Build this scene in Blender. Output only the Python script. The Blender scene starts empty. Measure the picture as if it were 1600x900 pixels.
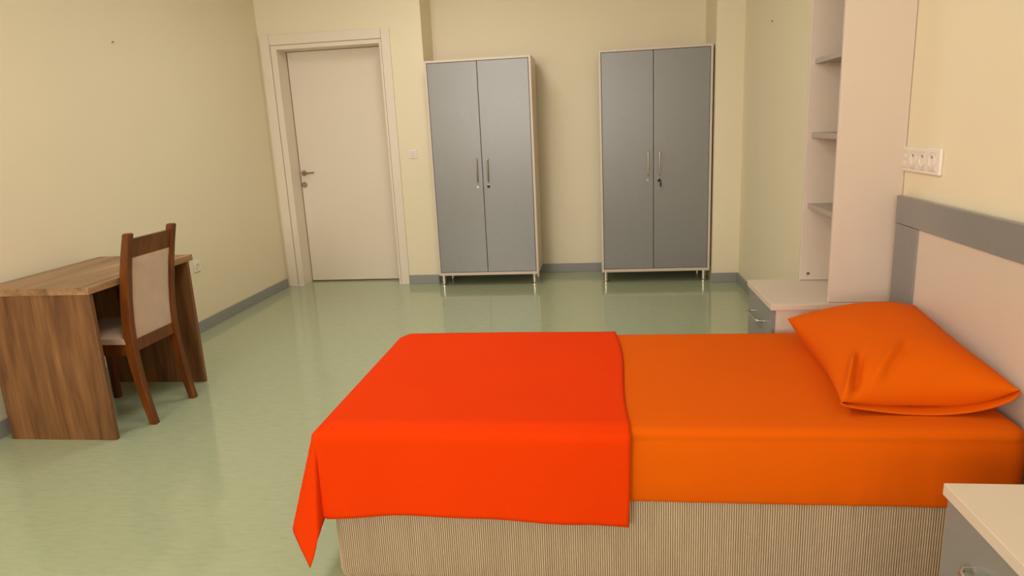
import bpy, bmesh, math, random
from mathutils import Vector, Matrix, noise
random.seed(7)
S = bpy.context.scene
COL = S.collection
PI = math.pi

# ------------------------------------------------------------------ camera
F_PX = 1067.26
YAW, PITCH, ROLL = map(math.radians, (7.522, 13.146, -2.787))
cam = bpy.data.cameras.new('camera')
cam_o = bpy.data.objects.new('camera', cam)
COL.objects.link(cam_o)
fw = Vector((-math.sin(YAW) * math.cos(PITCH), math.cos(YAW) * math.cos(PITCH), -math.sin(PITCH)))
r0 = Vector((math.cos(YAW), math.sin(YAW), 0)); u0 = r0.cross(fw)
rr = r0 * math.cos(ROLL) + u0 * math.sin(ROLL)
uu = -r0 * math.sin(ROLL) + u0 * math.cos(ROLL)
M = Matrix((rr, uu, -fw)).transposed().to_4x4()
M.translation = Vector((0, 0, 1.40))
cam_o.matrix_world = M
cam.sensor_width = 36.0
cam.lens = 36.0 * F_PX / 1600.0
cam.clip_start = 0.02
S.camera = cam_o

# ------------------------------------------------------------------ world, daylight, exposure
S.view_settings.view_transform = 'Standard'
S.view_settings.look = 'None'
S.view_settings.gamma = 1.0
S.view_settings.use_curve_mapping = False
S.view_settings.exposure = -0.15
W = bpy.data.worlds.new('sky'); S.world = W; W.use_nodes = True
W.node_tree.nodes['Background'].inputs['Color'].default_value = (0.75, 0.85, 1.0, 1)
W.node_tree.nodes['Background'].inputs['Strength'].default_value = 1.0

LEFT, RIGHT, REAR, CEIL = -3.02, 1.20, -3.20, 2.95
WINS = [(-2.75, -1.15, 1.05, 2.75), (-0.75, 0.85, 1.05, 2.75)]
WIN_POWER = (118.0, 44.0)                          # second window set weaker to darken the near right side
for i, (x0, x1, z0, z1) in enumerate(WINS):                       # daylight through the two windows behind the viewer
    li = bpy.data.lights.new('window_daylight', 'AREA')
    li.shape = 'RECTANGLE'; li.size = x1 - x0 - 0.1; li.size_y = z1 - z0 - 0.1
    li.energy = WIN_POWER[i]; li.color = (1.0, 0.965, 0.92)
    lo = bpy.data.objects.new('window_daylight', li); COL.objects.link(lo)
    lo.location = ((x0 + x1) / 2, REAR - 0.03, (z0 + z1) / 2)
    lo.rotation_euler = (math.radians(90), 0, 0)      # faces +y, into the room

LAMPS = [(-1.1, 2.3), (-1.1, 4.6)]     # ceiling panels, above the frame
LAMP_POWER = 25.0
for (lx, ly) in LAMPS:
    li = bpy.data.lights.new('ceiling_panel_light', 'AREA')
    li.shape = 'RECTANGLE'; li.size = 0.58; li.size_y = 1.18
    li.energy = LAMP_POWER; li.color = (1.0, 0.955, 0.90)
    lo = bpy.data.objects.new('ceiling_panel_light', li); COL.objects.link(lo)
    lo.location = (lx, ly, CEIL - 0.05)

# ------------------------------------------------------------------ materials
def mat(name, col, rough=0.5, metal=0.0, var=0.0, vscale=(6, 6, 6), bump=0.0, bscale=60.0, spec=0.5, coat=0.0, sheen=0.0):
    m = bpy.data.materials.new(name); m.use_nodes = True
    nt = m.node_tree; b = nt.nodes['Principled BSDF']
    b.inputs['Base Color'].default_value = (*col, 1)
    b.inputs['Roughness'].default_value = rough
    b.inputs['Metallic'].default_value = metal
    b.inputs['Specular IOR Level'].default_value = spec
    b.inputs['Coat Weight'].default_value = coat
    b.inputs['Coat Roughness'].default_value = 0.08
    b.inputs['Sheen Weight'].default_value = sheen
    tc = nt.nodes.new('ShaderNodeTexCoord')
    if var > 0:
        mp = nt.nodes.new('ShaderNodeMapping'); mp.inputs['Scale'].default_value = vscale
        nz = nt.nodes.new('ShaderNodeTexNoise'); nz.inputs['Scale'].default_value = 1.0; nz.inputs['Detail'].default_value = 4
        rp = nt.nodes.new('ShaderNodeValToRGB')
        lo = [max(0, c * (1 - var)) for c in col]; hi = [min(1, c * (1 + var)) for c in col]
        rp.color_ramp.elements[0].position = 0.3; rp.color_ramp.elements[0].color = (*lo, 1)
        rp.color_ramp.elements[1].position = 0.7; rp.color_ramp.elements[1].color = (*hi, 1)
        nt.links.new(tc.outputs['Object'], mp.inputs['Vector']); nt.links.new(mp.outputs[0], nz.inputs['Vector'])
        nt.links.new(nz.outputs['Fac'], rp.inputs['Fac']); nt.links.new(rp.outputs['Color'], b.inputs['Base Color'])
    if bump > 0:
        nz2 = nt.nodes.new('ShaderNodeTexNoise'); nz2.inputs['Scale'].default_value = bscale; nz2.inputs['Detail'].default_value = 3
        bp = nt.nodes.new('ShaderNodeBump'); bp.inputs['Strength'].default_value = bump; bp.inputs['Distance'].default_value = 0.002
        nt.links.new(tc.outputs['Object'], nz2.inputs['Vector'])
        nt.links.new(nz2.outputs['Fac'], bp.inputs['Height']); nt.links.new(bp.outputs['Normal'], b.inputs['Normal'])
    return m

def srgb(r, g, b):
    f = lambda c: (c / 255 / 12.92) if c <= 10 else ((c / 255 + 0.055) / 1.055) ** 2.4
    return (f(r), f(g), f(b))

def wood(name, stops, scale, rough=0.4, warp=0.6, bump=0.05):
    """streaky laminate or timber: noise stretched along the grain, two octaves of streaks"""
    m = bpy.data.materials.new(name); m.use_nodes = True
    nt = m.node_tree; b = nt.nodes['Principled BSDF']
    b.inputs['Roughness'].default_value = rough
    tc = nt.nodes.new('ShaderNodeTexCoord')
    mp = nt.nodes.new('ShaderNodeMapping'); mp.inputs['Scale'].default_value = scale
    nz = nt.nodes.new('ShaderNodeTexNoise'); nz.inputs['Scale'].default_value = 1.0
    nz.inputs['Detail'].default_value = 5; nz.inputs['Roughness'].default_value = 0.55; nz.inputs['Distortion'].default_value = warp
    mp2 = nt.nodes.new('ShaderNodeMapping'); mp2.inputs['Scale'].default_value = tuple(s * 6 for s in scale)
    nz2 = nt.nodes.new('ShaderNodeTexNoise'); nz2.inputs['Scale'].default_value = 1.0; nz2.inputs['Detail'].default_value = 3
    mx = nt.nodes.new('ShaderNodeMath'); mx.operation = 'MULTIPLY_ADD'; mx.inputs[1].default_value = 0.25
    sub = nt.nodes.new('ShaderNodeMath'); sub.operation = 'SUBTRACT'; sub.inputs[1].default_value = 0.125
    rp = nt.nodes.new('ShaderNodeValToRGB')
    el = rp.color_ramp.elements
    while len(el) < len(stops): el.new(0.5)
    for e, (p, c) in zip(el, stops): e.position = p; e.color = (*c, 1)
    L = nt.links.new
    L(tc.outputs['Object'], mp.inputs['Vector']); L(mp.outputs[0], nz.inputs['Vector'])
    L(tc.outputs['Object'], mp2.inputs['Vector']); L(mp2.outputs[0], nz2.inputs['Vector'])
    L(nz2.outputs['Fac'], mx.inputs[0]); L(nz.outputs['Fac'], mx.inputs[2]); L(mx.outputs[0], sub.inputs[0])
    L(sub.outputs[0], rp.inputs['Fac']); L(rp.outputs['Color'], b.inputs['Base Color'])
    bp = nt.nodes.new('ShaderNodeBump'); bp.inputs['Strength'].default_value = bump; bp.inputs['Distance'].default_value = 0.001
    L(nz2.outputs['Fac'], bp.inputs['Height']); L(bp.outputs['Normal'], b.inputs['Normal'])
    return m

def floor_material():
    m = bpy.data.materials.new('green_linoleum'); m.use_nodes = True
    nt = m.node_tree; b = nt.nodes['Principled BSDF']; L = nt.links.new
    tc = nt.nodes.new('ShaderNodeTexCoord')
    mp = nt.nodes.new('ShaderNodeMapping'); mp.inputs['Scale'].default_value = (9, 34, 1)
    n1 = nt.nodes.new('ShaderNodeTexNoise'); n1.inputs['Scale'].default_value = 1.6; n1.inputs['Detail'].default_value = 6; n1.inputs['Roughness'].default_value = 0.65
    rp = nt.nodes.new('ShaderNodeValToRGB'); e = rp.color_ramp.elements
    e[0].position = 0.30; e[0].color = (*srgb(164, 174, 142), 1)
    e[1].position = 0.62; e[1].color = (*srgb(174, 183, 151), 1)
    x = e.new(0.46); x.color = (*srgb(169, 179, 147), 1)
    L(tc.outputs['Object'], mp.inputs['Vector']); L(mp.outputs[0], n1.inputs['Vector']); L(n1.outputs['Fac'], rp.inputs['Fac'])
    L(rp.outputs['Color'], b.inputs['Base Color'])
    n2 = nt.nodes.new('ShaderNodeTexNoise'); n2.inputs['Scale'].default_value = 3.0; n2.inputs['Detail'].default_value = 3
    mr = nt.nodes.new('ShaderNodeMapRange'); mr.inputs[3].default_value = 0.07; mr.inputs[4].default_value = 0.14
    L(tc.outputs['Object'], n2.inputs['Vector']); L(n2.outputs['Fac'], mr.inputs[0]); L(mr.outputs[0], b.inputs['Roughness'])
    bp = nt.nodes.new('ShaderNodeBump'); bp.inputs['Strength'].default_value = 0.03; bp.inputs['Distance'].default_value = 0.001
    L(n1.outputs['Fac'], bp.inputs['Height']); L(bp.outputs['Normal'], b.inputs['Normal'])
    return m

M_wall = mat('yellow_wall_paint', srgb(239, 226, 197), 0.75, var=0.015, vscale=(1.2, 1.2, 1.2), bump=0.03, bscale=90, spec=0.3)
M_ceil = mat('white_ceiling_paint', srgb(240, 236, 226), 0.9)
M_floor = floor_material()
M_base = mat('grey_skirting', srgb(150, 150, 146), 0.45, var=0.03)
M_door = mat('cream_door_lacquer', srgb(236, 222, 203), 0.42, var=0.012, vscale=(2, 2, 2))
M_white = mat('cream_white_laminate', srgb(217, 200, 183), 0.4, var=0.012, vscale=(2, 2, 2))
M_grey = mat('silver_grey_laminate', srgb(144, 142, 140), 0.34, 0.18, var=0.02, vscale=(40, 40, 40), spec=0.5)
M_board = mat('grey_beige_board', srgb(172, 160, 147), 0.45, var=0.012)
M_chrome = mat('brushed_chrome', srgb(205, 200, 190), 0.2, 1.0)
M_dull = mat('satin_nickel', srgb(165, 150, 128), 0.38, 1.0)
M_dark = mat('black_plastic', srgb(30, 26, 22), 0.5)
M_gap = mat('gap_shade', srgb(45, 38, 32), 0.9)  # dark colour stands in for the shade seen through door gaps
M_plastic = mat('white_plastic', srgb(240, 230, 218), 0.35)
M_plastic2 = mat('grey_white_plastic', srgb(228, 216, 203), 0.4)
M_hole = mat('socket_hole', srgb(150, 128, 104), 0.6)
M_sheet = mat('orange_sheet_cotton', (0.72, 0.108, 0.0), 0.9, var=0.02, vscale=(3, 3, 3), bump=0.06, bscale=700, spec=0.10, sheen=0.0)
M_blanket = mat('red_orange_blanket_cotton', (0.76, 0.042, 0.0), 0.9, var=0.02, vscale=(3, 3, 3), bump=0.08, bscale=600, spec=0.08, sheen=0.0)
M_pad = mat('beige_suede', srgb(198, 166, 142), 0.92, var=0.06, vscale=(14, 14, 14), bump=0.05, bscale=300, spec=0.15, sheen=0.3)
M_cord = mat('beige_corduroy', srgb(198, 174, 146), 0.92, var=0.08, vscale=(40, 40, 4), spec=0.1)
M_cordb = mat('dark_corduroy_groove', srgb(118, 94, 66), 0.95, spec=0.1)
STOP_desk = [(0.26, srgb(92, 62, 42)), (0.40, srgb(134, 97, 66)), (0.50, srgb(150, 112, 78)), (0.62, srgb(166, 128, 92)), (0.72, srgb(190, 156, 118))]
STOP_side = [(0.26, srgb(72, 42, 24)), (0.40, srgb(108, 68, 37)), (0.50, srgb(126, 84, 48)), (0.62, srgb(142, 98, 58)), (0.74, srgb(172, 130, 88))]
M_desk_v = wood('walnut_laminate_upright', STOP_side, (11, 11, 0.9), 0.4)
M_desk_h = wood('walnut_laminate_top', STOP_desk, (14, 1.0, 14), 0.38)
M_edge = wood('walnut_edge_band', [(0.3, srgb(120, 86, 58)), (0.7, srgb(160, 122, 86))], (3, 2, 40), 0.4)
M_chair = wood('stained_beech', [(0.28, srgb(80, 38, 8)), (0.5, srgb(104, 52, 14)), (0.72, srgb(126, 68, 22))], (18, 18, 1.5), 0.32)
M_glass = bpy.data.materials.new('window_glass'); M_glass.use_nodes = True
_b = M_glass.node_tree.nodes['Principled BSDF']
_b.inputs['Transmission Weight'].default_value = 1.0; _b.inputs['Roughness'].default_value = 0.0; _b.inputs['IOR'].default_value = 1.02

# ------------------------------------------------------------------ mesh helpers
def bm_new(): return bmesh.new()

def box(bm, x0, x1, y0, y1, z0, z1, bev=0.0, seg=2):
    vs = [bm.verts.new((x, y, z)) for x in (x0, x1) for y in (y0, y1) for z in (z0, z1)]
    fs = [(0, 1, 3, 2), (4, 6, 7, 5), (0, 4, 5, 1), (2, 3, 7, 6), (0, 2, 6, 4), (1, 5, 7, 3)]
    faces = [bm.faces.new([vs[i] for i in f]) for f in fs]
    if bev > 0:
        es = list({e for f in faces for e in f.edges})
        bmesh.ops.bevel(bm, geom=es, offset=bev, segments=seg, profile=0.5, affect='EDGES')
    return bm

def tube(bm, pts, rad, n=12, cap=True, axis=None):
    """round bar through pts; rad is a number or one per point"""
    pts = [Vector(p) for p in pts]
    rs = rad if isinstance(rad, (list, tuple)) else [rad] * len(pts)
    rings = []
    ref = None
    for i, p in enumerate(pts):
        d = Vector(axis) if axis else (pts[min(i + 1, len(pts) - 1)] - pts[max(i - 1, 0)]).normalized()
        if ref is None or abs(ref.dot(d)) > 0.95: ref = Vector((0, 0, 1)) if abs(d.z) < 0.9 else Vector((1, 0, 0))
        a = d.cross(ref).normalized(); b = d.cross(a).normalized()
        rings.append([bm.verts.new(p + (a * math.cos(2 * PI * k / n) + b * math.sin(2 * PI * k / n)) * rs[i]) for k in range(n)])
    for r1, r2 in zip(rings, rings[1:]):
        for k in range(n): bm.faces.new((r1[k], r1[(k + 1) % n], r2[(k + 1) % n], r2[k]))
    if cap:
        bm.faces.new(rings[0][::-1]); bm.faces.new(rings[-1])
    return bm

def disc(bm, c, axis, r, h, n=20):
    c = Vector(c); a = Vector(axis).normalized()
    e = min(0.15 * r, 0.3 * h)
    return tube(bm, [c, c + a * (h - e), c + a * h], [r, r, r - e], n)

def loft(bm, secs):
    """closed quad-section bar: secs is a list of rings of points"""
    rings = [[bm.verts.new(p) for p in s] for s in secs]
    n = len(rings[0])
    for a, b in zip(rings, rings[1:]):
        for k in range(n): bm.faces.new((a[k], a[(k + 1) % n], b[(k + 1) % n], b[k]))
    bm.faces.new(rings[0][::-1]); bm.faces.new(rings[-1])
    return bm

def obj(name, bm, m, parent=None, smooth=False, off=(0, 0, 0), angle=35):
    bmesh.ops.recalc_face_normals(bm, faces=bm.faces[:])
    me = bpy.data.meshes.new(name); bm.to_mesh(me); bm.free()
    if off != (0, 0, 0): me.transform(Matrix.Translation(-Vector(off)))
    me.materials.append(m)
    if smooth:
        for p in me.polygons: p.use_smooth = True
        try: me.set_sharp_from_angle(angle=math.radians(angle))
        except Exception: pass
    o = bpy.data.objects.new(name, me); COL.objects.link(o)
    if parent: o.parent = parent
    return o

def thing(name, label, cat, loc=(0, 0, 0), group=None):
    o = bpy.data.objects.new(name, None); COL.objects.link(o); o.location = loc
    o.empty_display_size = 0.1
    o['label'] = label; o['category'] = cat
    if group: o['group'] = group
    return o

def struct(name, bm, m, label=None, parent=None, **k):
    o = obj(name, bm, m, parent, **k)
    if not parent: o['kind'] = 'structure'
    if label: o['label'] = label
    return o

def B(*a, **k): return box(bm_new(), *a, **k)

# ------------------------------------------------------------------ the room
DY = 6.20       # face of the wall with the door
RY = 6.60       # back of the niche with the wardrobes
CY = 6.02       # face of the column
o = struct('floor', B(LEFT - .2, RIGHT + .3, REAR - .3, RY + .6, -0.1, 0), M_floor, 'green marbled linoleum floor with a soft sheen')
struct('ceiling', B(LEFT - .2, RIGHT + .3, REAR - .3, RY + .6, CEIL, CEIL + .1), M_ceil, 'white ceiling above the room')
struct('wall_left', B(LEFT - .2, LEFT, REAR - .2, RY + .6, 0, CEIL), M_wall, 'long yellow wall beside the desk')
struct('wall_right', B(RIGHT, RIGHT + .2, REAR - .2, RY + .6, 0, CEIL), M_wall, 'yellow wall behind the headboard and corner shelf')
OX0, OX1, OZ = -2.857, -1.893, 2.19           # door opening
NX0, NX1 = -1.508, 0.977                      # niche
bm = bm_new()
box(bm, LEFT, OX0, DY, RY + .2, 0, CEIL); box(bm, OX1, NX0, DY, RY + .2, 0, CEIL); box(bm, OX0, OX1, DY, RY + .2, OZ, CEIL)
box(bm, NX0, NX1, RY, RY + .2, 0, CEIL); box(bm, NX1, RIGHT, CY, RY + .2, 0, CEIL)
struct('wall_back', bm, M_wall, 'yellow end wall with a door, a niche and a column')
bm = bm_new()
xs = [LEFT, WINS[0][0], WINS[0][1], WINS[1][0], WINS[1][1], RIGHT]
for a, b in ((0, 1), (2, 3), (4, 5)): box(bm, xs[a], xs[b], REAR - .2, REAR, 0, CEIL)
for w in WINS:
    box(bm, w[0], w[1], REAR - .2, REAR, 0, w[2]); box(bm, w[0], w[1], REAR - .2, REAR, w[3], CEIL)
struct('wall_front', bm, M_wall, 'yellow wall with two windows behind the viewer')
for i, w in enumerate(WINS):
    e = bpy.data.objects.new('window_%d' % (i + 1), None); COL.objects.link(e); e['kind'] = 'structure'
    e.location = ((w[0] + w[1]) / 2, REAR - .1, w[2])
    hw = (w[1] - w[0]) / 2; h = w[3] - w[2]
    bm = bm_new()
    for x in (-hw + .025, 0, hw - .025): box(bm, x - .025, x + .025, -.1, -.04, 0, h)
    box(bm, -hw, hw, -.1, -.04, 0, .05); box(bm, -hw, hw, -.1, -.04, h - .05, h)
    obj('window_frame', bm, M_plastic, e)
    for s in (-1, 1):
        x0, x1 = (-hw + .05, -.025) if s < 0 else (.025, hw - .05)
        obj('pane', B(x0, x1, -.075, -.069, .05, h - .05), M_glass, e)

for (lx, ly) in LAMPS:
    t = bpy.data.objects.new('trim_1', None); COL.objects.link(t); t.location = (lx, ly, CEIL); t['kind'] = 'structure'; t['label'] = 'white ceiling light panel'
    bm = bm_new()
    for a in (box(bm, -.32, -.29, -.62, .62, -.045, 0), box(bm, .29, .32, -.62, .62, -.045, 0), box(bm, -.29, .29, -.62, -.59, -.045, 0), box(bm, -.29, .29, .59, .62, -.045, 0)): pass
    obj('lamp_frame', bm, M_plastic, t)
    obj('lamp_back', box(bm_new(), -.29, .29, -.59, .59, -.02, -.002), M_plastic, t)

BH = 0.085
def skirt(name, x0, x1, y0, y1, label):
    struct(name, B(x0, x1, y0, y1, 0, BH, bev=.003), M_base, label)
skirt('baseboard_left', LEFT, LEFT + .012, REAR, DY - .03, 'grey skirting along the left wall')
skirt('baseboard_back', OX1 + .10, NX0, DY - .012, DY, 'short grey skirting between door and wardrobe niche')
skirt('baseboard_niche', NX0 + .001, NX1 - .001, RY - .012, RY, 'grey skirting at the back of the niche')
skirt('baseboard_column', NX1 - .012, RIGHT - .012, CY - .012, CY, 'grey skirting around the column foot')
skirt('baseboard_right', RIGHT - .012, RIGHT, REAR, CY, 'grey skirting along the right wall')

# door_1
d = bpy.data.objects.new('door_1', None); COL.objects.link(d); d['kind'] = 'structure'
d['label'] = 'cream flush door deep in a moulded cream frame'
d.location = ((OX0 + OX1) / 2, DY, 0); o3 = tuple(d.location)
LY = 6.39
def dp(name, bm, m=M_door, **k): return obj(name, bm, m, d, off=o3, **k)
leaf = dp('door_leaf', B(OX0 + .008, OX1 - .004, LY, LY + .04, .012, OZ - .006, bev=.002))
for zc, n_ in ((1.073, 'lever_rosette'), (0.962, 'lock_rosette')):
    obj(n_, disc(bm_new(), (-2.812 if zc > 1 else -2.822, LY, zc), (0, -1, 0), .027, .009, 24), M_dull, leaf, off=o3, smooth=True)
obj('door_lever', tube(bm_new(), [(-2.812, LY - .008, 1.073), (-2.812, LY - .045, 1.073), (-2.80, LY - .052, 1.073), (-2.76, LY - .054, 1.074), (-2.695, LY - .052, 1.077)], [.009, .009, .0095, .009, .007], 12), M_dull, leaf, off=o3, smooth=True)
obj('keyhole_cylinder', disc(bm_new(), (-2.822, LY - .008, .962), (0, -1, 0), .010, .004, 14), M_chrome, leaf, off=o3, smooth=True)
# jambs, head lining, stop
bm = bm_new(); box(bm, OX0 - .004, OX0 + .002, DY - .004, LY - .006, 0, OZ); dp('door_jamb', bm)
bm = bm_new(); box(bm, OX1 - .002, OX1 + .004, DY - .004, LY - .006, 0, OZ); dp('door_jamb', bm)
dp('door_head_lining', B(OX0, OX1, DY - .004, LY - .006, OZ - .003, OZ + .003))
dp('threshold', B(OX0, OX1, LY + .0, LY + .2, .001, .006), M_dull)
dp('door_gap_shade', B(OX0, OX1, LY + .05, LY + .06, 0, OZ), M_gap)  # dark sheet added behind the leaf to paint shade into its gaps
# casing: outer boards and inner moulding
CZ = 2.318
dp('casing_board', B(-2.998, -2.913, DY - .022, DY + .002, 0, CZ, bev=.003))
dp('casing_board', B(-1.873, -1.796, DY - .022, DY + .002, 0, CZ, bev=.003))
dp('casing_head', B(-2.911, -1.875, DY - .022, DY + .002, 2.228, CZ - .004, bev=.003))
dp('casing_moulding', B(-2.909, -2.853, DY - .016, DY + .002, 0, 2.224, bev=.004))
dp('casing_moulding', B(-1.897, -1.877, DY - .016, DY + .002, 0, 2.224, bev=.004))
dp('casing_moulding', B(-2.853, -1.897, DY - .016, DY + .002, 2.187, 2.224, bev=.004))
for x0, x1 in ((-2.998, -2.853), (-1.897, -1.796)):
    dp('casing_foot', B(x0 + .003, x1 - .003, DY - .024, DY, 0, .012, bev=.002), M_plastic2)

# ------------------------------------------------------------------ wardrobes
def bow_handle(bm, c, axis, out, L, r=.0055, rise=.028):
    c = Vector(c); a = Vector(axis); n = Vector(out)
    P = [c - a * L / 2, c - a * L / 2 + n * rise * .7, c - a * (L / 2 - .012) + n * rise]
    for t in (-.5, 0, .5): P.append(c + a * (L / 2 - .012) * t * 1.4 + n * (rise + .004 * (1 - abs(t))))
    P += [c + a * (L / 2 - .012) + n * rise, c + a * L / 2 + n * rise * .7, c + a * L / 2]
    return tube(bm, P, r, 10)

def wardrobe(label, x0, x1, y0, y1, seam, cat='wardrobe', key=False, dark_lock=True):
    z0, z1 = .10, 2.0
    loc = ((x0 + x1) / 2, (y0 + y1) / 2, 0)
    t = thing('wardrobe', label, cat, loc, 'grey two-door wardrobes in the niche')
    P = lambda n, bm, m, par=t, **k: obj(n, bm, m, par, off=loc, **k)
    T = .020
    P('side_panel', B(x0, x0 + T, y0, y1, z0, z1, bev=.0015), M_white)
    P('side_panel', B(x1 - T, x1, y0, y1, z0, z1, bev=.0015), M_white)
    P('top_panel', B(x0 + T, x1 - T, y0, y1, z1 - T, z1, bev=.0015), M_white)
    P('bottom_panel', B(x0 + T, x1 - T, y0, y1, z0, z0 + .026, bev=.0015), M_white)
    P('back_panel', B(x0 + T, x1 - T, y1 - .012, y1 - .004, z0 + .026, z1 - T), M_gap)
    g = .004
    for side in (0, 1):
        a, b = (x0 + T + g, seam - .0025) if side == 0 else (seam + .0025, x1 - T - g)
        dr = P('cabinet_door', B(a, b, y0 + .001, y0 + .019, z0 + .026 + .005, z1 - T - g, bev=.0012), M_grey)
        hx = seam - .046 if side == 0 else seam + .050
        P('handle', bow_handle(bm_new(), (hx, y0 + .002, 1.05), (0, 0, 1), (0, -1, 0), .20), M_chrome, dr, smooth=True)
        lx = hx - .003
        dark = dark_lock and side == 1
        P('lock', disc(bm_new(), (lx, y0 + .002, .905), (0, -1, 0), .011, .007, 18), M_dark if dark else M_chrome, dr, smooth=True)
        if dark:
            P('lock_ring', tube(bm_new(), [(lx + .0145 * math.cos(q), y0, .905 + .0145 * math.sin(q)) for q in [2 * PI * k / 20 for k in range(21)]], .002, 6, cap=False), M_chrome, dr, smooth=True)
        if key and side == 1:
            bm = bm_new()
            disc(bm, (lx + .002, y0 - .004, .903), (0, -1, 0), .013, .020, 14)
            box(bm, lx + .006, lx + .020, y0 - .016, y0 - .012, .850, .886, bev=.0015)
            P('key', bm, M_dark, dr)
            P('key_blade', B(lx + .010, lx + .016, y0 - .0155, y0 - .0125, .822, .850), M_chrome, dr)
    for lx in (x0 + .035, x1 - .045):
        for ly in (y0 + .045, y1 - .045):
            bm = bm_new()
            tube(bm, [(lx, ly, 0), (lx, ly, .010), (lx, ly, .012), (lx, ly, .016), (lx, ly, .088), (lx, ly, .09), (lx, ly, z0)], [.028, .028, .026, .0205, .0205, .026, .026], 20)
            P('leg', bm, M_chrome, smooth=True)
    return t
wardrobe('grey two-door wardrobe with chrome feet standing beside the door', -1.475, -.547, 6.06, 6.53, -1.013)
wardrobe('grey two-door wardrobe with a dark key in its lock, standing beside the column', .022, .962, 6.06, 6.53, .477, key=True)

# ------------------------------------------------------------------ desk
DX0, DX1 = -2.955, -2.362
loc = (-2.66, 3.25, 0)
t = thing('desk', 'brown walnut laminate desk with slab sides standing against the left wall', 'desk', loc)
P = lambda n, bm, m, **k: obj(n, bm, m, t, off=loc, **k)
P('side_panel', B(DX0 + .015, DX1 - .006, 2.836, 2.860, 0, .738, bev=.0015), M_desk_v)
P('side_panel', B(DX0 + .015, DX1 - .006, 3.622, 3.646, 0, .738, bev=.0015), M_desk_v)
P('desktop', B(DX0, DX1, 2.828, 3.680, .738, .772, bev=.002), M_desk_h)
P('modesty_panel', B(-2.86, -2.842, 2.860, 3.622, .36, .738, bev=.001), M_desk_v)

# ------------------------------------------------------------------ chair
loc = (-2.55, 3.21, 0)
t = thing('dining_chair', 'dark stained wooden chair with beige padded back, pushed under the desk', 'chair', loc)
P = lambda n, bm, m, **k: obj(n, bm, m, t, off=loc, **k)
path = [(0, -2.300, .019), (.10, -2.318, .021), (.22, -2.338, .0235), (.34, -2.350, .026), (.44, -2.354, .027), (.54, -2.349, .026), (.66, -2.336, .025), (.80, -2.312, .0235), (.90, -2.289, .022), (.988, -2.266, .020)]
YN, YF = 3.035, 3.385
def post(y):
    bm = bm_new(); hy = .0185; c = .004
    secs = []
    for z, x, hx in path:
        secs.append([(x - hx + c, y - hy, z), (x + hx - c, y - hy, z), (x + hx, y - hy + c, z), (x + hx, y + hy - c, z), (x + hx - c, y + hy, z), (x - hx + c, y + hy, z), (x - hx, y + hy - c, z), (x - hx, y - hy + c, z)])
    z, x, hx = path[-1]
    secs.append([(x + (p[0] - x) * .7, y + (p[1] - y) * .7, z + .005) for p in secs[-1]])
    return loft(bm, secs)
def px(z):
    for (z0, x0, _), (z1, x1, _) in zip(path, path[1:]):
        if z0 <= z <= z1: return x0 + (x1 - x0) * (z - z0) / (z1 - z0)
P('leg', post(YN), M_chair); P('leg', post(YF), M_chair)
def back_slab(z0, z1, th0, th1, inset, bulge=0.0, n=8, m=8, curve=.0):
    """slab between the posts following their lean; th0/th1 = offsets towards the seat / the rear"""
    bm = bm_new(); ya, yb = YN + inset, YF - inset
    gr = {}
    for s in (0, 1):
        for i in range(n + 1):
            for j in range(m + 1):
                v = i / n; w = j / m
                z = z0 + (z1 - z0) * v; y = ya + (yb - ya) * w
                e = min(1, 6 * min(v, 1 - v)) ** .5 * min(1, 6 * min(w, 1 - w)) ** .5
                x = px(z) + (-th0 if s == 0 else th1) + (-1 if s == 0 else 1) * bulge * e
                gr[s, i, j] = bm.verts.new((x, y, z))
    for s in (0, 1):
        for i in range(n):
            for j in range(m): bm.faces.new((gr[s, i, j], gr[s, i + 1, j], gr[s, i + 1, j + 1], gr[s, i, j + 1]))
    for i in range(n):
        for j in (0, m): bm.faces.new((gr[0, i, j], gr[0, i + 1, j], gr[1, i + 1, j], gr[1, i, j]))
    for j in range(m):
        for i in (0, n): bm.faces.new((gr[0, i, j], gr[0, i, j + 1], gr[1, i, j + 1], gr[1, i, j]))
    return bm
P('top_rail', back_slab(.868, .962, .012, .012, .014), M_chair, smooth=True)
P('lower_rail', back_slab(.388, .448, .013, .014, .014), M_chair, smooth=True)
P('back_pad', back_slab(.446, .870, .010, .010, .019, .008, 16, 14), M_pad, smooth=True, angle=60)
FX = -2.765
for y in (YN, YF):
    bm = bm_new()
    loft(bm, [[(FX + dx * s, y + dy * s, z) for dx, dy in ((-.02, -.019), (.02, -.019), (.02, .019), (-.02, .019))] for z, s in ((0, .78), (.20, .92), (.385, 1.0), (.43, 1.0))])
    P('leg', bm, M_chair)
P('side_apron', B(FX + .018, -2.372, YN - .014, YN + .010, .372, .432, bev=.002), M_chair)
P('side_apron', B(FX + .018, -2.372, YF - .010, YF + .014, .372, .432, bev=.002), M_chair)
P('front_apron', B(FX - .012, FX + .012, YN + .018, YF - .018, .372, .432, bev=.002), M_chair)
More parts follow.
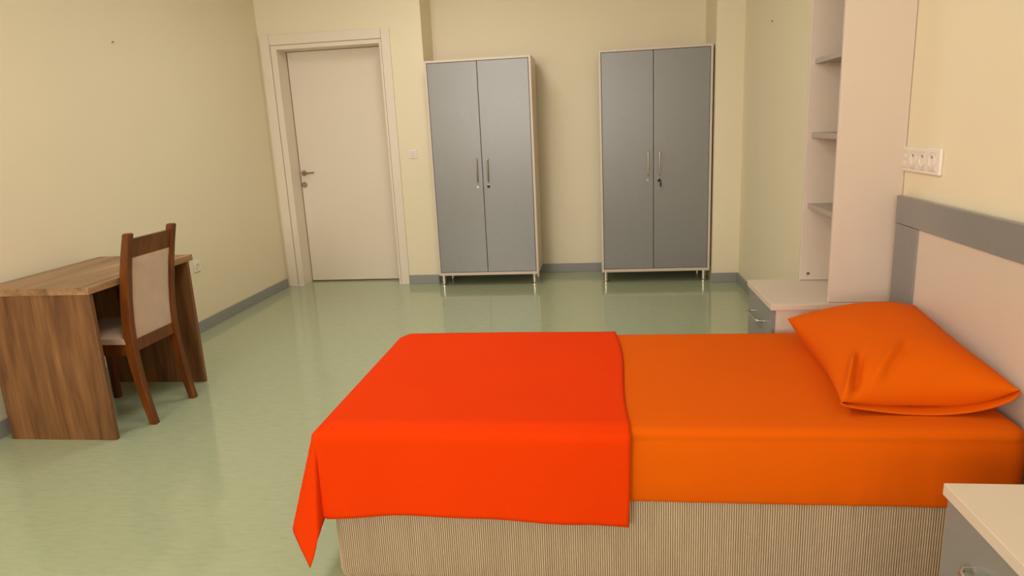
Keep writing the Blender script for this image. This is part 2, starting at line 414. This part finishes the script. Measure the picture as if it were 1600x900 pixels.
# seat cushion: domed pad
bm = bm_new(); N = 14; gr = {}
for s in (0, 1):
    for i in range(N + 1):
        for j in range(N + 1):
            u, v = i / N, j / N
            e = min(1, 5 * min(u, 1 - u, v, 1 - v)) ** .5
            x = FX - .022 + (-2.368 - FX + .022) * u; y = YN - .020 + (YF - YN + .040) * v
            shr = .006 * (1 - e)
            x += shr * (1 if u < .5 else -1) if s else 0
            z = .433 if s == 0 else .462 + .024 * e + .008 * math.sin(PI * u) * math.sin(PI * v)
            gr[s, i, j] = bm.verts.new((x, y, z))
for i in range(N):
    for j in range(N):
        for s in (0, 1): bm.faces.new((gr[s, i, j], gr[s, i + 1, j], gr[s, i + 1, j + 1], gr[s, i, j + 1]))
    for j in (0, N):
        bm.faces.new((gr[0, i, j], gr[0, i + 1, j], gr[1, i + 1, j], gr[1, i, j])); bm.faces.new((gr[0, j, i], gr[0, j, i + 1], gr[1, j, i + 1], gr[1, j, i]))
P('seat', bm, M_pad, smooth=True, angle=60)

# ------------------------------------------------------------------ bedside cabinets, corner shelf
def bedside(label, y0, y1):
    x0, x1 = .735, RIGHT - .014
    loc = ((x0 + x1) / 2, (y0 + y1) / 2, 0)
    t = thing('bedside_cabinet', label, 'cabinet', loc, 'cream bedside cabinets with grey drawers')
    P = lambda n, bm, m, par=t, **k: obj(n, bm, m, par, off=loc, **k)
    P('top_panel', B(x0 - .024, x1, y0 - .008, y1 + .004, .603, .630, bev=.002), M_white)
    P('side_panel', B(x0, x1, y0, y0 + .018, 0, .603, bev=.001), M_white)
    P('side_panel', B(x0, x1, y1 - .018, y1, 0, .603, bev=.001), M_white)
    P('back_panel', B(x1 - .01, x1 - .004, y0 + .018, y1 - .018, .05, .603), M_white)
    P('bottom_panel', B(x0 + .02, x1 - .01, y0 + .018, y1 - .018, .05, .068), M_white)
    P('plinth', B(x0 + .03, x0 + .045, y0 + .018, y1 - .018, 0, .05), M_base)
    for z0, z1 in ((.372, .598), (.060, .368)):
        dr = P('drawer', B(x0 - .016, x0 + .002, y0 + .012, y1 - .003, z0, z1, bev=.0015), M_grey)
        P('handle', bow_handle(bm_new(), (x0 - .014, (y0 + y1) / 2 + .02, z0 + .137), (0, 1, 0), (-1, 0, 0), .18), M_chrome, dr, smooth=True)
    return t
bedside('cream bedside cabinet with grey drawers under the corner shelf, beyond the bed', 2.885, 3.345)
bedside('cream bedside cabinet with grey drawers nearest the viewer, before the bed', .945, 1.400)

x0, x1, y0, y1, z0, z1 = .942, RIGHT - .002, 2.889, 3.330, .632, 2.62
loc = ((x0 + x1) / 2, (y0 + y1) / 2, z0)
t = thing('corner_shelf', 'tall cream open shelf unit standing on the bedside cabinet against the wall', 'shelf', loc)
P = lambda n, bm, m, **k: obj(n, bm, m, t, off=loc, **k)
P('side_panel', B(x0, x1, y0, y0 + .018, z0, z1, bev=.0015), M_white)
P('side_panel', B(x0, x1, y1 - .018, y1, z0, z1, bev=.0015), M_white)
P('back_panel', B(x1 - .006, x1, y0 + .018, y1 - .018, z0, z1), M_white)
P('top_panel', B(x0, x1 - .006, y0 + .018, y1 - .018, z1 - .018, z1), M_white)
for z in (.985, 1.305, 1.625, 1.945, 2.265):
    P('shelf_board', B(x0 + .022, x1 - .006, y0 + .018, y1 - .018, z - .011, z + .011, bev=.001), M_board)
    P('shelf_pin', tube(bm_new(), [(x0 + .075, y1 - .018, z - .014), (x0 + .075, y1 - .030, z - .014)], .005, 8), M_plastic, smooth=True)
P('fitting_cap', disc(bm_new(), (.980, y1 - .018, .664), (0, -1, 0), .008, .003, 14), M_dull, smooth=True)

# ------------------------------------------------------------------ headboard
loc = (1.185, 2.29, .20)
t = thing('headboard', 'grey framed cream headboard fixed to the wall behind the bed', 'headboard', loc)
P = lambda n, bm, m, **k: obj(n, bm, m, t, off=loc, **k)
HY0, HY1 = 1.70, 2.862
P('top_rail', B(1.168, RIGHT - .013, HY0, HY1, .965, 1.072, bev=.002), M_grey)
P('stile', B(1.170, RIGHT - .013, 2.670, HY1, .20, .963, bev=.002), M_grey)
P('stile', B(1.170, RIGHT - .013, HY0, HY0 + .16, .20, .963, bev=.002), M_grey)
P('headboard_panel', B(1.176, RIGHT - .013, HY0 + .16, 2.670, .20, .965), M_white)

# ------------------------------------------------------------------ bed base, mattress
BX0, BX1, BY0, BY1 = -.862, 1.150, 1.872, 2.790
loc = ((BX0 + BX1) / 2, (BY0 + BY1) / 2, 0)
t = thing('bed_base', 'beige ribbed corduroy divan base standing on the floor under the mattress', 'bed', loc)
def rib_ring(z, inset):
    pts = []; pitch = .0068; amp = .0022; per = 6
    x0, x1, y0, y1 = BX0 + inset, BX1 - inset, BY0 + inset, BY1 - inset; R = .035
    def arc(cx, cy, a0, n=10): return [((cx + R * math.cos(a0 + PI / 2 * k / n)), (cy + R * math.sin(a0 + PI / 2 * k / n)), math.cos(a0 + PI / 2 * k / n), math.sin(a0 + PI / 2 * k / n)) for k in range(n + 1)]
    raw = []
    corners = [(x1 - R, y0 + R, -PI / 2), (x1 - R, y1 - R, 0), (x0 + R, y1 - R, PI / 2), (x0 + R, y0 + R, PI)]
    for c in corners: raw += arc(*c)
    raw.append(raw[0])
    out = []; acc = 0; step = pitch / per; carry = 0
    for a, b in zip(raw, raw[1:]):
        L = math.hypot(b[0] - a[0], b[1] - a[1]); q = carry
        while q < L:
            f = q / L
            x, y = a[0] + (b[0] - a[0]) * f, a[1] + (b[1] - a[1]) * f
            nx, ny = a[2] + (b[2] - a[2]) * f, a[3] + (b[3] - a[3]) * f
            k = len(out) % per
            w = amp * abs(math.sin(PI * k / per))
            out.append((x + nx * w, y + ny * w, z)); q += step
        carry = q - L
    return out
bm = bm_new()
levels = [(0.0, .004), (.02, 0), (.16, 0.0), (.292, 0), (.298, .002)]
rings = []
N0 = None
for z, ins in levels:
    ring = rib_ring(z, 0)
    if ins:
        cx, cy = loc[0], loc[1]
        ring = [(p[0] - ins * math.copysign(1, p[0] - cx), p[1] - ins * math.copysign(1, p[1] - cy), z) for p in ring]
    rings.append([bm.verts.new(p) for p in ring])
n = len(rings[0])
for a, b in zip(rings, rings[1:]):
    for k in range(n):
        f = bm.faces.new((a[k], a[(k + 1) % n], b[(k + 1) % n], b[k]))
        if k % 6 in (5, 0): f.material_index = 1          # grooves between the ribs take a darker colour
bm.faces.new(rings[-1]); bm.faces.new(rings[0][::-1])
obj('divan_cover', bm, M_cord, t, off=loc).data.materials.append(M_cordb)

ZT = .535
loc = ((BX0 + BX1) / 2, (BY0 + BY1) / 2, .30)
t = thing('mattress', 'mattress in an orange fitted sheet lying on the ribbed divan base', 'mattress', loc)
bm = bm_new()
prof = [(.300, .012), (.304, .004), (.315, .0), (.36, -.004), (.42, -.006), (.47, -.004), (.495, .0), (.503, .003), (.512, .0), (.522, .004), (.530, .012), (.534, .024), (.536, .045), (.537, .075), (.538, .14)]
def rr_ring(ins, z, R=.055, nx=140, ny=60):
    x0, x1, y0, y1 = BX0 + .006 + ins, BX1 + .006 - ins, BY0 - .018 + ins, BY1 + .016 - ins
    R = max(.012, R - ins * .6)
    out = []
    def seg(a, b, n): return [(a[0] + (b[0] - a[0]) * k / n, a[1] + (b[1] - a[1]) * k / n) for k in range(n)]
    def arc(cx, cy, a0): return [(cx + R * math.cos(a0 + PI / 2 * k / 8), cy + R * math.sin(a0 + PI / 2 * k / 8)) for k in range(8)]
    out += seg((x0 + R, y0), (x1 - R, y0), nx) + arc(x1 - R, y0 + R, -PI / 2) + seg((x1, y0 + R), (x1, y1 - R), ny) + arc(x1 - R, y1 - R, 0)
    out += seg((x1 - R, y1), (x0 + R, y1), nx) + arc(x0 + R, y1 - R, PI / 2) + seg((x0, y1 - R), (x0, y0 + R), ny) + arc(x0 + R, y0 + R, PI)
    res = []
    for x, y in out:
        dy = 0
        if y < BY0 + .03 and z < .5:      # small pulls in the sheet along the near side
            for cx, cz, s, tilt, amp in ((.72, .335, .016, .35, .006), (.765, .34, .012, .3, .005), (.60, .33, .02, .5, .003), (.25, .33, .03, .2, .002), (.93, .34, .02, .5, .003)):
                dy -= amp * math.exp(-((x - cx - (z - cz) * tilt) / s) ** 2 - ((z - cz) / .035) ** 2)
            dy += .0025 * noise.noise(Vector((x * 3, z * 6, 3)))
        res.append((x, y + dy, z))
    return res
rings = [[bm.verts.new(p) for p in rr_ring(i, z)] for z, i in prof]
n = len(rings[0])
for a, b in zip(rings, rings[1:]):
    for k in range(n): bm.faces.new((a[k], a[(k + 1) % n], b[(k + 1) % n], b[k]))
bm.faces.new(rings[-1]); bm.faces.new(rings[0][::-1])
obj('fitted_sheet', bm, M_sheet, t, off=loc, smooth=True, angle=50)

# ------------------------------------------------------------------ blanket
EX, EY = BX0 - .002, BY0 - .026      # edges that the cloth turns over
ZB = ZT + .009
GEN = [(0, (-.13, .0, -1)), (8, (-.26, -.03, -1)), (16, (-.30, -.06, -1)), (28, (-.19, -.13, -1)), (42, (-.055, -.17, -1)), (55, (.0, -.17, -1)), (66, (.015, -.10, -1)), (75, (.012, -.005, -1)), (81, (.0, -.01, -1)), (90, (0, -.045, -1))]
def gen(th):
    for i, ((a, p), (b, q)) in enumerate(zip(GEN, GEN[1:])):
        if a <= th <= b:
            f = (th - a) / (b - a)
            pm = GEN[max(i - 1, 0)][1]; qn = GEN[min(i + 2, len(GEN) - 1)][1]
            v = Vector([.5 * ((2 * p[k]) + (-pm[k] + q[k]) * f + (2 * pm[k] - 5 * p[k] + 4 * q[k] - qn[k]) * f * f + (-pm[k] + 3 * p[k] - 3 * q[k] + qn[k]) * f ** 3) for k in range(3)])
            return v.normalized()
    return Vector(GEN[-1][1]).normalized()
def drape(a, b):
    """a: cloth distance past the foot edge (negative on the bed), b: past the near edge"""
    R = .022
    if a <= 0 and b <= 0:
        x, y = EX - a, EY - b
        z = ZB + .0022 * noise.noise(Vector((x * 2.2, y * 2.6, 1.3))) + .0012 * noise.noise(Vector((x * 7, y * 6, 5.1)))
        # the mattress edge drops a little
        d_ = min(-a, -b) if True else 0
        z -= .016 * max(0, 1 - d_ / .05) ** 2
        return Vector((x, y, z))
    s, t_ = max(a, 0), max(b, 0)
    r = math.hypot(s, t_); th = math.degrees(math.atan2(t_, s))
    g = gen(th)
    base = Vector((EX - min(a, 0), EY - min(b, 0), ZB - .016))
    # first few cm curve over the edge
    h = Vector((-s / r, -t_ / r, 0))
    q = min(r, R * PI / 2) / R
    p = base + h * (R * math.sin(q)) * .9 + Vector((0, 0, -R * (1 - math.cos(q))))
    p += g * max(0, r - R * PI / 2)
    if a <= 0:      # gentle waves of the near hang
        k = min(1, max(0, b) / .3); x = p.x
        p.y += k * (.010 * math.sin(x * 7.5 + .6) + .004 * math.sin(x * 19 + 1.0)) * min(1, (x - EX) / .2)
    return p
NA, NB = 110, 96
A_END, B_END = .335, .292
bm = bm_new(); gr = {}
for i in range(NA + 1):
    for j in range(NB + 1):
        v = j / NB
        b = -(BY1 - EY + .004) + (BY1 - EY + .004 + B_END) * v
        u = i / NA
        xr = .062 + .034 * max(0, min(1, (v * 1.0)) ) + .010 * math.sin(v * 7.5) - (.034 * max(0, (v - .74) / .26))
        a0 = -(xr - EX)
        a = a0 + (A_END - a0) * u
        bb = b
        if b > 0:
            hx = EX - min(a, 0)
            bb = b * (1 + .035 * math.sin(hx * 6.0 + 1.0) * (a <= 0) - .02)
            if a <= 0: bb *= 1 + .04 * max(0, (hx + .05) / .15) * (hx > -.05) * .8
        gr[i, j] = bm.verts.new(drape(a, bb))
for i in range(NA):
    for j in range(NB): bm.faces.new((gr[i, j], gr[i + 1, j], gr[i + 1, j + 1], gr[i, j + 1]))
o = obj('blanket', bm, M_blanket, smooth=True, angle=180)
o['label'] = 'bright red-orange blanket draped over the foot half of the bed'; o['category'] = 'blanket'
md = o.modifiers.new('thickness', 'SOLIDIFY'); md.thickness = .004; md.offset = 0

# ------------------------------------------------------------------ pillow
PC = {'fl': Vector((.690, 1.955, .580)), 'fr': Vector((1.158, 1.940, .622)), 'bl': Vector((.730, 2.705, .618)), 'br': Vector((1.171, 2.640, .683))}
loc = (.93, 2.32, ZT)
t = thing('pillow', 'orange pillow in a loose open-ended case resting against the headboard', 'pillow', loc)
N1, N2 = 96, 100
def pil(u, v, top):
    # concave edges between pulled-out corners
    uu = u + (.5 - u) * .10 * math.sin(PI * v) * abs(2 * u - 1)
    vv = v + (.5 - v) * (.12 if v < .5 else .02) * math.sin(PI * u) ** .7 * abs(2 * v - 1)
    p = (PC['fl'] * (1 - uu) + PC['fr'] * uu) * (1 - vv) + (PC['bl'] * (1 - uu) + PC['br'] * uu) * vv
    f = (max(0, 1 - abs(2 * u - 1) ** 2.3)) ** .62 * (max(0, 1 - abs(2 * v - 1) ** 2.6)) ** .52
    if top:
        h = .090 * f
        w = min(1, 8 * f)
        h += w * .004 * noise.noise(Vector((u * 4, v * 4, 2.0)))
        # creases running in from the near left corner
        def crease(ux, vx, ang, ln, wd, amp):
            du, dv = (u - ux) * .46, (v - vx) * .74
            l = du * math.cos(ang) + dv * math.sin(ang); m_ = -du * math.sin(ang) + dv * math.cos(ang)
            return amp * math.exp(-(m_ / wd) ** 2) * math.exp(-((l) / ln) ** 4)
        cw = min(1, v / .07)
        h += cw * crease(.09, .10, 1.22, .115, .013, .026) - cw * crease(.135, .10, 1.22, .115, .014, .018)
        h += crease(.36, .16, .95, .10, .014, .012) - crease(.42, .16, .95, .09, .016, .010)
        p = p + Vector((-.02 - .05 * (1 - u), -.10 * max(0, 1 - v / .3), 1)) * h
        # sag on the near end
    else:
        zb = ZT + .006
        p.z = p.z + (zb - p.z) * min(1, f * 2.2)
    if v < .2: p.z = max(ZT + .012, p.z - .019 * (1 - v / .2) ** 1.5 * math.sin(PI * u) ** .7)
    return p
bm = bm_new(); gr = {}
for s in (0, 1):
    for i in range(N1 + 1):
        for j in range(N2 + 1):
            gr[s, i, j] = bm.verts.new(pil(i / N1, j / N2, s))
for s in (0, 1):
    for i in range(N1):
        for j in range(N2): bm.faces.new((gr[s, i, j], gr[s, i + 1, j], gr[s, i + 1, j + 1], gr[s, i, j + 1]))
bmesh.ops.remove_doubles(bm, verts=bm.verts[:], dist=.0004)
obj('pillowcase', bm, M_sheet, t, off=loc, smooth=True, angle=80)
# the open end: a lower lip of the case that lies flat on the sheet and closes up at both corners
bm = bm_new(); K = 40; rows = 8; gr = {}
for i in range(K + 1):
    u = i / K; e = math.sin(PI * u) ** .55
    c = PC['fl'].lerp(PC['fr'], u)
    top = pil(u, .05, 0)
    for j in range(rows + 1):
        w = j / rows
        y = (c.y + .012 + .080 * e) * (1 - w) + (c.y - .002 + .010 * e) * w
        zl = ZT + .006 + .003 * math.sin(PI * w)
        zc = c.z + (.0)
        z = zl * e + (zc - .004) * (1 - e)
        if w < .3: z = z + (top.z - .002 - z) * 0
        gr[i, j] = bm.verts.new((c.x, y, z))
for i in range(K):
    for j in range(rows): bm.faces.new((gr[i, j], gr[i + 1, j], gr[i + 1, j + 1], gr[i, j + 1]))
o = obj('pillowcase_lip', bm, M_sheet, t, off=loc, smooth=True, angle=180)
md = o.modifiers.new('thickness', 'SOLIDIFY'); md.thickness = .004; md.offset = 0

# ------------------------------------------------------------------ switches, sockets, wall plugs
loc = (-1.667, DY, 1.216)
t = thing('light_switch', 'white wall switch between the door and the wardrobe', 'switch', loc)
obj('switch_frame', B(-.036, .036, -.009, 0, -.039, .039, bev=.003), M_plastic, t)
obj('rocker', B(-.022, .022, -.013, -.008, -.024, .026, bev=.002), M_plastic2, t)

loc = (LEFT, 4.735, .500)
t = thing('wall_socket', 'white single wall socket low on the wall beyond the desk', 'socket', loc)
obj('socket_frame', B(0, .010, -.042, .042, -.042, .042, bev=.003), M_plastic, t)
obj('socket_insert', tube(bm_new(), [(.009, 0, 0), (.0135, 0, 0), (.0135, 0, 0), (.0105, 0, 0)], [.024, .024, .020, .019], 24, axis=(1, 0, 0)), M_plastic2, t, smooth=True)
obj('pin_hole', disc(bm_new(), (.0100, 0, .008), (1, 0, 0), .005, .0015, 12), M_hole, t)

loc = (RIGHT, 2.755, 1.212)
t = thing('socket_strip', 'white four-gang socket plate on the wall above the headboard', 'socket', loc)
obj('plate', B(-.011, 0, -.163, .163, -.047, .047, bev=.004), M_plastic, t)
for k, y in enumerate((-.112, -.037, .038, .108)):
    ins = obj('socket_insert', B(-.0145, -.010, y - .029, y + .029, -.033, .033, bev=.003), M_plastic2, t)
    if k < 3:
        obj('socket_well', tube(bm_new(), [(-.014, y, .002), (-.0165, y, .002), (-.0165, y, .002), (-.0148, y, .002)], [.024, .024, .021, .020], 22, axis=(1, 0, 0)), M_plastic, ins, smooth=True)
        for z in (.016, -.012):
            obj('pin_hole', disc(bm_new(), (-.0146, y, z), (-1, 0, 0), .0055, .0015, 10), M_hole if z > 0 else M_plastic2, ins)
    else:
        for z in (.013, -.013):
            obj('data_port', B(-.0158, -.014, y - .011, y + .011, z - .008, z + .008, bev=.001), M_plastic, ins)

def plug(label, loc, nx):
    t = thing('wall_plug', label, 'wall plug', loc)
    obj('plug_collar', tube(bm_new(), [(0, 0, 0), (nx * .003, 0, 0), (nx * .003, 0, 0), (nx * .001, 0, 0)], [.011, .010, .006, .005], 16, axis=(1, 0, 0)), M_plastic2, t, smooth=True)
    obj('screw', tube(bm_new(), [(0, 0, 0), (nx * .010, 0, .001), (nx * .013, 0, .004)], [.004, .004, .003], 10), M_dull, t, smooth=True)
plug('small screw plug high on the wall above the desk', (LEFT, 4.21, 2.047), 1)
plug('tiny screw plug high on the wall beside the corner shelf', (RIGHT, 5.10, 2.023), -1)
